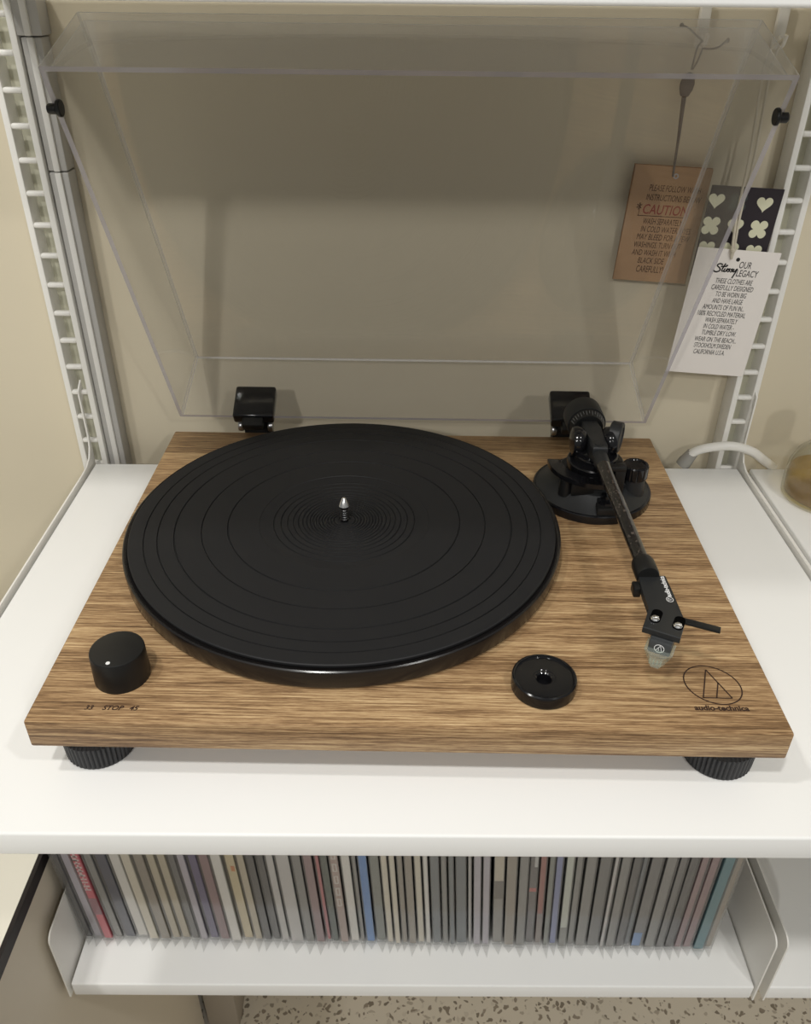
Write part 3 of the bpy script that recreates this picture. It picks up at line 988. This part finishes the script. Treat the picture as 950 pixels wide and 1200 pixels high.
SPECIAL = {'RED': ((208, 78, 94), 'record with a bright red spine and white lettering'), 'NAVY': ((62, 64, 84), 'record with a blackish navy spine beside the off-white ones'),
           'PURPLE': ((104, 94, 130), 'record with a muted purple spine'), 'YELLOW': ((218, 202, 164), 'record with a yellowish cream spine and orange mark'),
           'PINK': ((196, 100, 106), 'record with a thin pinkish red spine'), 'GREEN': ((62, 76, 66), 'record with a very dark green spine'),
           'ROSE': ((176, 152, 142), 'record with a rosy grey spine and large faded letters'), 'BLUE': ((84, 138, 202), 'record with a bright sky blue spine'),
           'PHOTO': ((150, 146, 138), 'thick record with grey spine carrying a printed photo band'), 'REDTAB': ((104, 98, 98), 'record with dark grey spine and small red mark'),
           'BRICK': ((164, 96, 86), 'record with a brick red spine'), 'PERI': ((134, 142, 186), 'record with a periwinkle blue spine'),
           'PALEGREEN': ((200, 204, 192), 'record with a pale mint white spine'), 'BLUETAB': ((116, 114, 112), 'record with a grey spine and blue label near its foot'),
           'TEAL': ((72, 128, 138), 'record with a teal blue green spine')}
YR = -0.0630
px2x = lambda q: -0.2912 + ((q - 474.3) * 0.000777 + 0.3009) * 0.978


def lean_at(xc):
    pts = [(-0.30, -0.05), (0.14, -0.05), (0.20, -0.02), (0.27, 0.004)]
    if xc <= pts[0][0]:
        return pts[0][1]
    for (a, la), (b, lb) in zip(pts[:-1], pts[1:]):
        if xc <= b:
            return la + (lb - la) * (xc - a) / (b - a)
    return pts[-1][1]


def sheared(bm, x0, lean):
    for v in bm.verts:
        v.co.x += (v.co.z - ZL) * lean


for i, (l, r, key, extra) in enumerate(RECS):
    x0, x1 = px2x(l) + 0.0004, px2x(r) - 0.0004
    xc = (x0 + x1) / 2
    ln = lean_at(xc)
    yo = random.uniform(-0.0015, 0.002)
    hh = 0.312 + random.uniform(-0.001, 0.001)
    zb = ZL + 0.0042
    if extra:
        lab = SPECIAL[key][1]
        col = SPECIAL[key][0]
        t = thing('vinyl_record', lab, 'record', (xc, YR, ZL), 'records on lower shelf')
    else:
        col = PAL[key]
        best = min((abs(q - i), q) for q in range(len(RECS)) if RECS[q][3])[1]
        way = 'empty shelf' if i > best else 'low cabinet'
        lab = '%s spined record, %s from the %s one towards the %s' % (SHORT[key], ORD[abs(i - best) - 1], NEAR[RECS[best][2]], way)
        t = thing('vinyl_record', lab, 'record', (xc, YR, ZL), 'records on lower shelf')
    bm = nb()
    # jacket: a flat card box with a slightly pinched spine
    add_box(bm, x0 + 0.0007, x1 - 0.0007, YR + yo, YR + 0.270, zb, ZL + hh, 0.0006, 1)
    sheared(bm, xc, ln)
    obj('jacket', bm, spine_mat(key, col), t, smooth=False)
    # clear outer sleeve with its pointed corner at the foot
    bm = nb()
    ys = YR + yo - 0.0016
    for xa, xb in ((x0, x0 + 0.0003), (x1 - 0.0003, x1)):
        add_box(bm, xa, xb, ys, YR + 0.271, zb - 0.0008, ZL + hh + 0.001)
    add_box(bm, x0 + 0.0003, x1 - 0.0003, ys, ys + 0.0002, zb - 0.0008, ZL + hh)
    xm = xc + random.uniform(-0.0012, 0.0012)
    d = random.uniform(0.004, 0.0095)
    a = [bm.verts.new((x0, ys, zb)), bm.verts.new((x1, ys, zb)), bm.verts.new((xm, ys - d, ZL + 0.0006)), bm.verts.new((xm, ys + 0.006, ZL + 0.0006)), bm.verts.new((xm, ys, zb + 0.004))]
    for f in ((0, 2, 4), (2, 1, 4), (0, 3, 2), (2, 3, 1)):
        bm.faces.new([a[k] for k in f])
    sheared(bm, xc, ln)
    obj('plastic_sleeve', bm, M_SLEEVE, t, smooth=False)
    yf = YR + yo - 0.0003

    def patch(name, z0, z1, colr, xa=None, xb=None):
        b2 = nb()
        add_box(b2, (xa or x0 + 0.0008), (xb or x1 - 0.0008), yf, yf + 0.0004, z0, z1)
        sheared(b2, xc, ln)
        obj(name, b2, mat(name, sr(*colr), 0.6), t, smooth=False)
    if extra == 'photo':
        patch('spine_print', ZL + 0.098, ZL + 0.20, (200, 190, 170))
        patch('spine_print', ZL + 0.072, ZL + 0.0975, (112, 106, 98))
    elif extra == 'redtab':
        patch('spine_mark', ZL + 0.083, ZL + 0.088, (190, 100, 96))
        patch('spine_print', ZL + 0.118, ZL + 0.17, (198, 196, 192), x1 - 0.0035)
    elif extra == 'bluetab':
        patch('spine_mark', ZL + 0.006, ZL + 0.026, (104, 142, 192), None, x1 - 0.0022)
    elif extra == 'palegreen':
        patch('spine_mark', ZL + 0.005, ZL + 0.034, (136, 136, 130))
    elif extra == 'yellow':
        patch('spine_mark', ZL + 0.105, ZL + 0.112, (214, 142, 92), x0 + 0.004, x1 - 0.002)
    elif extra == 'brick':
        patch('spine_mark', ZL + 0.005, ZL + 0.05, (140, 126, 118))
    elif extra == 'red':
        # pale lettering on the upper half of the spine: strokes too small to read
        rr = random.Random(3)
        z = ZL + 0.078
        while z < ZL + 0.128:
            hgt = rr.uniform(0.003, 0.006)
            patch('spine_lettering', z, z + hgt * 0.45, (228, 204, 200), x0 + 0.0016, x1 - 0.0022)
            patch('spine_lettering', z, z + hgt, (228, 204, 200), x0 + 0.0016 + rr.uniform(0, 0.002), x0 + 0.0034 + rr.uniform(0, 0.002))
            z += hgt + 0.0012
        patch('spine_mark', ZL + 0.042, ZL + 0.066, (150, 92, 104))
    elif extra == 'rose':
        for zc_ in (0.066, 0.082, 0.099, 0.116, 0.133):
            patch('spine_lettering', ZL + zc_ - 0.0055, ZL + zc_ - 0.0042, (206, 198, 190), x0 + 0.002, x1 - 0.002)
            patch('spine_lettering', ZL + zc_ + 0.0042, ZL + zc_ + 0.0055, (206, 198, 190), x0 + 0.002, x1 - 0.002)
            patch('spine_lettering', ZL + zc_ - 0.0042, ZL + zc_ + 0.0042, (206, 198, 190), x0 + 0.002, x0 + 0.0032)
            patch('spine_lettering', ZL + zc_ - 0.0042, ZL + zc_ + 0.0042, (206, 198, 190), x1 - 0.0032, x1 - 0.002)

# ------------------------------------------------------------------ hanging tags
M_KRAFT = noisy(mat('kraft_card', sr(176, 142, 108), 0.8), 60, 0.06)
M_PAPER = noisy(mat('white_card', sr(232, 226, 220), 0.7), 30, 0.02)
M_DARKCARD = noisy(mat('black_card', sr(38, 30, 36), 0.55), 30, 0.08)
M_CREAMINK = mat('cream_print', sr(214, 212, 184), 0.6)
M_TEALINK = mat('dark_teal_print', sr(60, 66, 66), 0.6)
M_CORD = noisy(mat('white_cord', sr(206, 198, 180), 0.8), 300, 0.15)
M_OLIVE = noisy(mat('olive_grey_cord', sr(96, 90, 80), 0.8), 300, 0.15)
M_TOGGLE = mat('grey_toggle', sr(100, 98, 96), 0.6)
M_HOOK = mat('clear_white_hook', sr(226, 222, 212), 0.35)


def card(name, label, cat, cx, zc, wd, ht, tilt, y, m, bend=0.0):
    """card in the xz plane facing the room; returns thing and its face matrix (x right, y up, z out)"""
    t = thing(name, label, cat, (cx, y, zc - ht / 2))
    M = Matrix.Translation((cx, y, zc)) @ Matrix.Rotation(tilt, 4, 'Y') @ Matrix(((1, 0, 0, 0), (0, 0, -1, 0), (0, 1, 0, 0), (0, 0, 0, 1)))
    return t, M


# brown tag
T1, M1 = card('paper_tag', 'brown kraft paper washing tag with handwritten caution note', 'tag', 0.2004, 0.1711, 0.0615, 0.0905, 0.055, 0.2140, M_KRAFT)
bm = nb(); add_box(bm, -0.0308, 0.0308, -0.0457, 0.0457, -0.0006, 0, 0.0002, 1)
obj('card', bm, M_KRAFT, T1, M1, smooth=False)
bm = nb(); add_box(bm, -0.0312, 0.0306, -0.0455, 0.0461, -0.0018, -0.0011)
obj('back_card', bm, noisy(mat('kraft_card_dark', sr(150, 112, 76), 0.8), 60, 0.06), T1, M1 @ Matrix.Rotation(0.008, 4, 'Z'), smooth=False)
bm = nb(); add_lathe(bm, [(0.0011, 0), (0.0021, 0), (0.0021, 0.0004), (0.0011, 0.0004)], 20, Matrix.Translation((0.0025, 0.0388, 0)))
obj('eyelet', bm, M_STEEL, T1, M1)
X1, Y1, Z1 = M1.to_3x3().col[0], M1.to_3x3().col[1], M1.to_3x3().col[2]


def tagline(T, M, s, x, y, size, m, align='LEFT', shear=0.12, sx=0.72, off=0.00008, name='handwriting', spacing=1.0):
    o = M @ Vector((x, y, 0.00012))
    R3 = M.to_3x3()
    return text_obj(name, s, size, o, R3.col[0], R3.col[1], m, T, align, shear, sx, off, spacing)


for k, (s, x, y) in enumerate((('PLEASE FOLLOW WASH', -0.0165, 0.0268), ('INSTRUCTIONS BELOW', -0.0175, 0.0196), ('WASH SEPARATELY', -0.0160, 0.0010), ('IN COLD WATER. DYES', -0.0165, -0.0052),
                               ('MAY BLEED FOR A FEW', -0.0185, -0.0114), ('WASHINGS. TURN OUT', -0.0195, -0.0178), ('AND WASH IT WITH', -0.0195, -0.0242), ('BLACK SIDE', -0.0135, -0.0306), ('CAREFULLY!', -0.0135, -0.0380))):
    tagline(T1, M1, s, x, y, 0.0068 if k != 8 else 0.0078, M_BRINK, sx=0.57 + 0.04 * math.sin(k * 2.1), off=-0.00001)
tagline(T1, M1, 'CAUTION', -0.0185, 0.0090, 0.0108, M_REDINK, sx=0.76)
tagline(T1, M1, '*', -0.0240, 0.0085, 0.0120, M_BRINK, sx=0.8)
bm = nb()
add_ribbon(bm, [(-0.0215, 0.0073), (0.0195, 0.0078)], 0.0005, 0.0001)
add_ribbon(bm, [(-0.0208, 0.0165), (-0.0208, 0.0070)], 0.0004, 0.0001)
obj('underline', bm, M_BRINK, T1, M1, smooth=False)
# its cord: two strands, flat grey toggle, tapering strap, and two knotted ends over the hook
YC = 0.2138
bm = nb()
add_tube(bm, smooth_curve([(0.2065, YC, 0.3030), (0.2040, YC, 0.2985), (0.2028, YC - 0.001, 0.2905), (0.2025, YC, 0.2845)]), 0.0007, 8)
add_tube(bm, smooth_curve([(0.2085, YC, 0.3020), (0.2075, YC, 0.2960), (0.2055, YC - 0.001, 0.2900), (0.2032, YC, 0.2845)]), 0.0007, 8)
add_tube(bm, smooth_curve([(0.2075, YC, 0.3025), (0.2020, YC - 0.002, 0.3060), (0.1950, YC - 0.002, 0.3110), (0.1900, YC - 0.002, 0.3125)]), 0.0007, 8)
add_tube(bm, smooth_curve([(0.2075, YC, 0.2985), (0.2130, YC - 0.002, 0.2980), (0.2190, YC - 0.002, 0.2995), (0.2230, YC - 0.002, 0.3030)]), 0.0007, 8)
for kx_, kz_ in ((0.1895, 0.3127), (0.2245, 0.3035)):
    add_lathe(bm, [(0, -0.0017), (0.0013, -0.0009), (0.0016, 0.0003), (0.0010, 0.0014), (0, 0.0018)], 10, Matrix.Translation((kx_, YC - 0.002, kz_)))
obj('cord', bm, M_OLIVE, T1)
bm = nb()
add_lathe(bm, [(0, -0.0085), (0.0032, -0.0072), (0.0052, -0.0025), (0.0055, 0.0015), (0.0040, 0.0065), (0.0018, 0.0085), (0, 0.0088)], 20, Matrix.Translation((0.2012, YC, 0.2740)) @ Matrix.Rotation(0.10, 4, 'Y') @ Matrix.Diagonal((1, 0.22, 1, 1)))
obj('toggle', bm, M_TOGGLE, T1)['label'] = 'flat grey oval toggle'
bm = nb()
add_tube(bm, [(0.2005, YC, 0.266), (0.2018, YC + 0.0002, 0.238), (0.2025, YC - 0.0002, 0.2095)], [0.0018, 0.0012, 0.0008], 8)
obj('strap', bm, M_TOGGLE, T1)

# white tag
T2, M2 = card('paper_tag', 'white paper care tag with black handwritten lines', 'tag', 0.2580, 0.1041, 0.0680, 0.1078, 0.065, 0.1955, M_PAPER)
bm = nb(); add_box(bm, -0.0340, 0.0340, -0.0539, 0.0539, -0.0005, 0, 0.0002, 1)
obj('card', bm, M_PAPER, T2, M2, smooth=False)
bm = nb(); add_lathe(bm, [(0, 0), (0.0016, 0), (0.0016, 0.00015), (0, 0.00015)], 16, Matrix.Translation((0.0005, 0.0462, 0)))
obj('punched_hole', bm, M_BINK, T2, M2, smooth=False)
LINES = [('THESE CLOTHES ARE', -0.0125, 0.0268), ('CAREFULLY DESIGNED', -0.0145, 0.0213), ('TO BE WORN BIG', -0.0095, 0.0158), ('AND HAVE LARGE', -0.0105, 0.0102), ('AMOUNTS OF FUN IN...', -0.0170, 0.0046),
         ('100% RECYCLED MATERIAL', -0.0205, -0.0010), ('WASH SEPARATELY', -0.0120, -0.0066), ('IN COLD WATER -', -0.0120, -0.0121), ('TUMBLE DRY LOW.', -0.0120, -0.0177), ('WEAR ON THE BEACH...', -0.0165, -0.0236),
         ('STOCKHOLM SWEDEN', -0.0155, -0.0292), ('CALIFORNIA U.S.A.', -0.0145, -0.0350)]
for k, (s, x, y) in enumerate(LINES):
    tagline(T2, M2, s, x - 0.0005, y - 0.0006, 0.0060, M_BINK, sx=0.54 + 0.03 * math.sin(k * 1.7), off=-0.00002)
tagline(T2, M2, 'OUR', 0.0025, 0.0395, 0.0078, M_BINK, sx=0.62, shear=0.08, off=0.0)
tagline(T2, M2, 'LEGACY', 0.0020, 0.0328, 0.0078, M_BINK, sx=0.62, shear=0.08, off=0.0)
# brush-script maker's name, drawn stroke by stroke
bm = nb()
strokes = [[(-0.0105, 0.0412), (-0.0130, 0.0420), (-0.0150, 0.0405), (-0.0125, 0.0385), (-0.0118, 0.0365), (-0.0145, 0.0352), (-0.0172, 0.0362)],
           [(-0.0085, 0.0425), (-0.0102, 0.0372), (-0.0092, 0.0358)], [(-0.0118, 0.0398), (-0.0068, 0.0402)],
           [(-0.0078, 0.0385), (-0.0086, 0.0362), (-0.0070, 0.0362), (-0.0058, 0.0385), (-0.0062, 0.0360)], [(-0.0078, 0.0408), (-0.0062, 0.0410)],
           [(-0.0034, 0.0384), (-0.0050, 0.0380), (-0.0038, 0.0368), (-0.0054, 0.0358)], [(-0.0012, 0.0384), (-0.0028, 0.0380), (-0.0016, 0.0368), (-0.0032, 0.0358)],
           [(-0.0004, 0.0386), (-0.0010, 0.0364), (0.0006, 0.0368), (0.0020, 0.0388), (0.0010, 0.0350), (-0.0004, 0.0310)]]
for st in strokes:
    cv = smooth_curve([(a, b, 0) for a, b in st], 5)
    add_ribbon(bm, [(q.x, q.y) for q in cv], 0.0011, 0.0001)
obj('script_lettering', bm, M_BINK, T2, M2, smooth=False)
# white cord of the two cards
bm = nb()
for dx in (-0.0016, 0.0016):
    add_tube(bm, smooth_curve([(0.2640 + dx * 0.3, 0.2105, 0.3045), (0.2580 + dx * 1.6, 0.2085, 0.2974), (0.2550 + dx * 1.6, 0.2050, 0.2811), (0.2560 + dx * 1.2, 0.2000, 0.2295), (0.2543 + dx * 0.8, 0.1965, 0.1862), (0.2550 + dx * 0.5, 0.1942, 0.1600), (0.2556, 0.1946, 0.1510)], 5), 0.0010, 8)
add_lathe(bm, [(0, -0.0022), (0.0022, -0.0010), (0.0024, 0.0008), (0, 0.0022)], 12, Matrix.Translation((0.2550, 0.1940, 0.1580)))
obj('cord', bm, M_CORD, T2)

# patterned card behind
T3, M3 = card('pattern_card', 'black card printed with cream hearts and clovers', 'card', 0.2560, 0.1700, 0.058, 0.072, 0.050, 0.1985, M_DARKCARD)
bm = nb(); add_box(bm, -0.0280, 0.0290, -0.0360, 0.0355, -0.0006, 0, 0.0002, 1)
obj('card', bm, M_DARKCARD, T3, M3, smooth=False)


def heart(s):
    out = []
    for k in range(32):
        a = 2 * PI * k / 32
        out.append((s * 16 * math.sin(a) ** 3 / 17, s * (13 * math.cos(a) - 5 * math.cos(2 * a) - 2 * math.cos(3 * a) - math.cos(4 * a)) / 17 + s * 0.12))
    return out


def clover(s):
    out = []
    for k in range(48):
        a = 2 * PI * k / 48
        r = s * (0.80 + 0.30 * abs(math.sin(2 * a)) - 0.25 * (1 - abs(math.sin(2 * a))) ** 2)
        out.append((r * math.cos(a), r * math.sin(a)))
    return out


M3i = M3.inverted()
for kind, x, z, m in (('heart', 0.2352, 0.1947, M_CREAMINK), ('clover', 0.2525, 0.1940, M_TEALINK), ('heart', 0.2734, 0.1923, M_CREAMINK), ('clover', 0.2349, 0.1760, M_CREAMINK), ('heart', 0.2542, 0.1755, M_CREAMINK),
                      ('clover', 0.2732, 0.1735, M_CREAMINK), ('heart', 0.2350, 0.1580, M_CREAMINK), ('clover', 0.2540, 0.1560, M_CREAMINK), ('heart', 0.2733, 0.1555, M_CREAMINK)):
    p = M3i @ Vector((x, 0.1983, z))
    bm = nb()
    add_prism(bm, [(p.x + a, p.y + b) for a, b in (heart(0.0068) if kind == 'heart' else clover(0.0074))], 0.00002, 0.00015)
    obj(kind, bm, m, T3, M3, smooth=False)

# hooks under the upper shelf that carry the cords
for hx_, lab in ((0.2075, 'white wall hook carrying the brown tag'), (0.2640, 'white wall hook carrying the white tag')):
    t = thing('wall_hook', lab, 'hook', (hx_, 0.2247, 0.296))
    bm = nb(); add_box(bm, hx_ - 0.004, hx_ + 0.004, 0.2185, 0.2240, 0.298, 0.331, 0.0012)
    obj('back_plate', bm, M_HOOK, t)
    bm = nb()
    add_tube(bm, smooth_curve([(hx_, 0.2195, 0.3060), (hx_, 0.2150, 0.3010), (hx_ + 0.0004, 0.2110, 0.3010), (hx_ + 0.0008, 0.2085, 0.3075)]), 0.0016, 10)
    obj('hook_arm', bm, M_HOOK, t)

# ------------------------------------------------------------------ white hose and bottle on the right
t = thing('cable', 'thick white cable arching behind the amber bottle shelf', 'cable', (0.297, 0.2, -0.047))
bm = nb()
add_tube(bm, smooth_curve([(0.2580, 0.2035, -0.0400), (0.2640, 0.2010, -0.0300), (0.2760, 0.1975, -0.0235), (0.2950, 0.1950, -0.0205), (0.3130, 0.1940, -0.0250), (0.3270, 0.1960, -0.0350), (0.3400, 0.2000, -0.0450)], 6), 0.0042, 14)
obj('sheath', bm, M_WHITE2, t)
bm = nb()
add_lathe(bm, [(0, -0.0100), (0.0062, -0.0100), (0.0066, -0.0060), (0.0052, 0.0060), (0, 0.0060)], 20, Matrix.Translation((0.2600, 0.2030, -0.0375)) @ Matrix.Rotation(0.5, 4, 'Y'))
obj('connector', bm, noisy(mat('grey_connector', sr(150, 148, 142), 0.5), 60, 0.1), t)

bx, by = 0.3665, 0.1480
t = thing('bottle', 'squat clear glass bottle of amber liquid standing on the shelf', 'bottle', (bx, by, ZS))
MBt = Matrix.Translation((bx, by, ZS))
bm = nb()
add_lathe(bm, [(0, 0.0002), (0.0345, 0.0002), (0.0368, 0.0030), (0.0372, 0.0180), (0.0362, 0.0300), (0.0320, 0.0410), (0.0240, 0.0490), (0.0150, 0.0540), (0.0110, 0.0570), (0.0110, 0.0700), (0.0095, 0.0700), (0.0095, 0.0570),
               (0.0140, 0.0520), (0.0230, 0.0470), (0.0305, 0.0395), (0.0345, 0.0295), (0.0352, 0.0180), (0.0348, 0.0050), (0.0325, 0.0035), (0, 0.0035)], 64, MBt)
obj('glass', bm, M_GLASS, t)
bm = nb()
add_lathe(bm, [(0, 0.0038), (0.0322, 0.0038), (0.0345, 0.0055), (0.0349, 0.0180), (0.0346, 0.0245), (0, 0.0245)], 64, MBt)
obj('liquid', bm, M_LIQ, t)
bm = nb()
add_lathe(bm, [(0, 0.0640), (0.0128, 0.0640), (0.0128, 0.0860), (0.0118, 0.0870), (0, 0.0870)], 40, MBt)
obj('cap', bm, M_BLK, t)
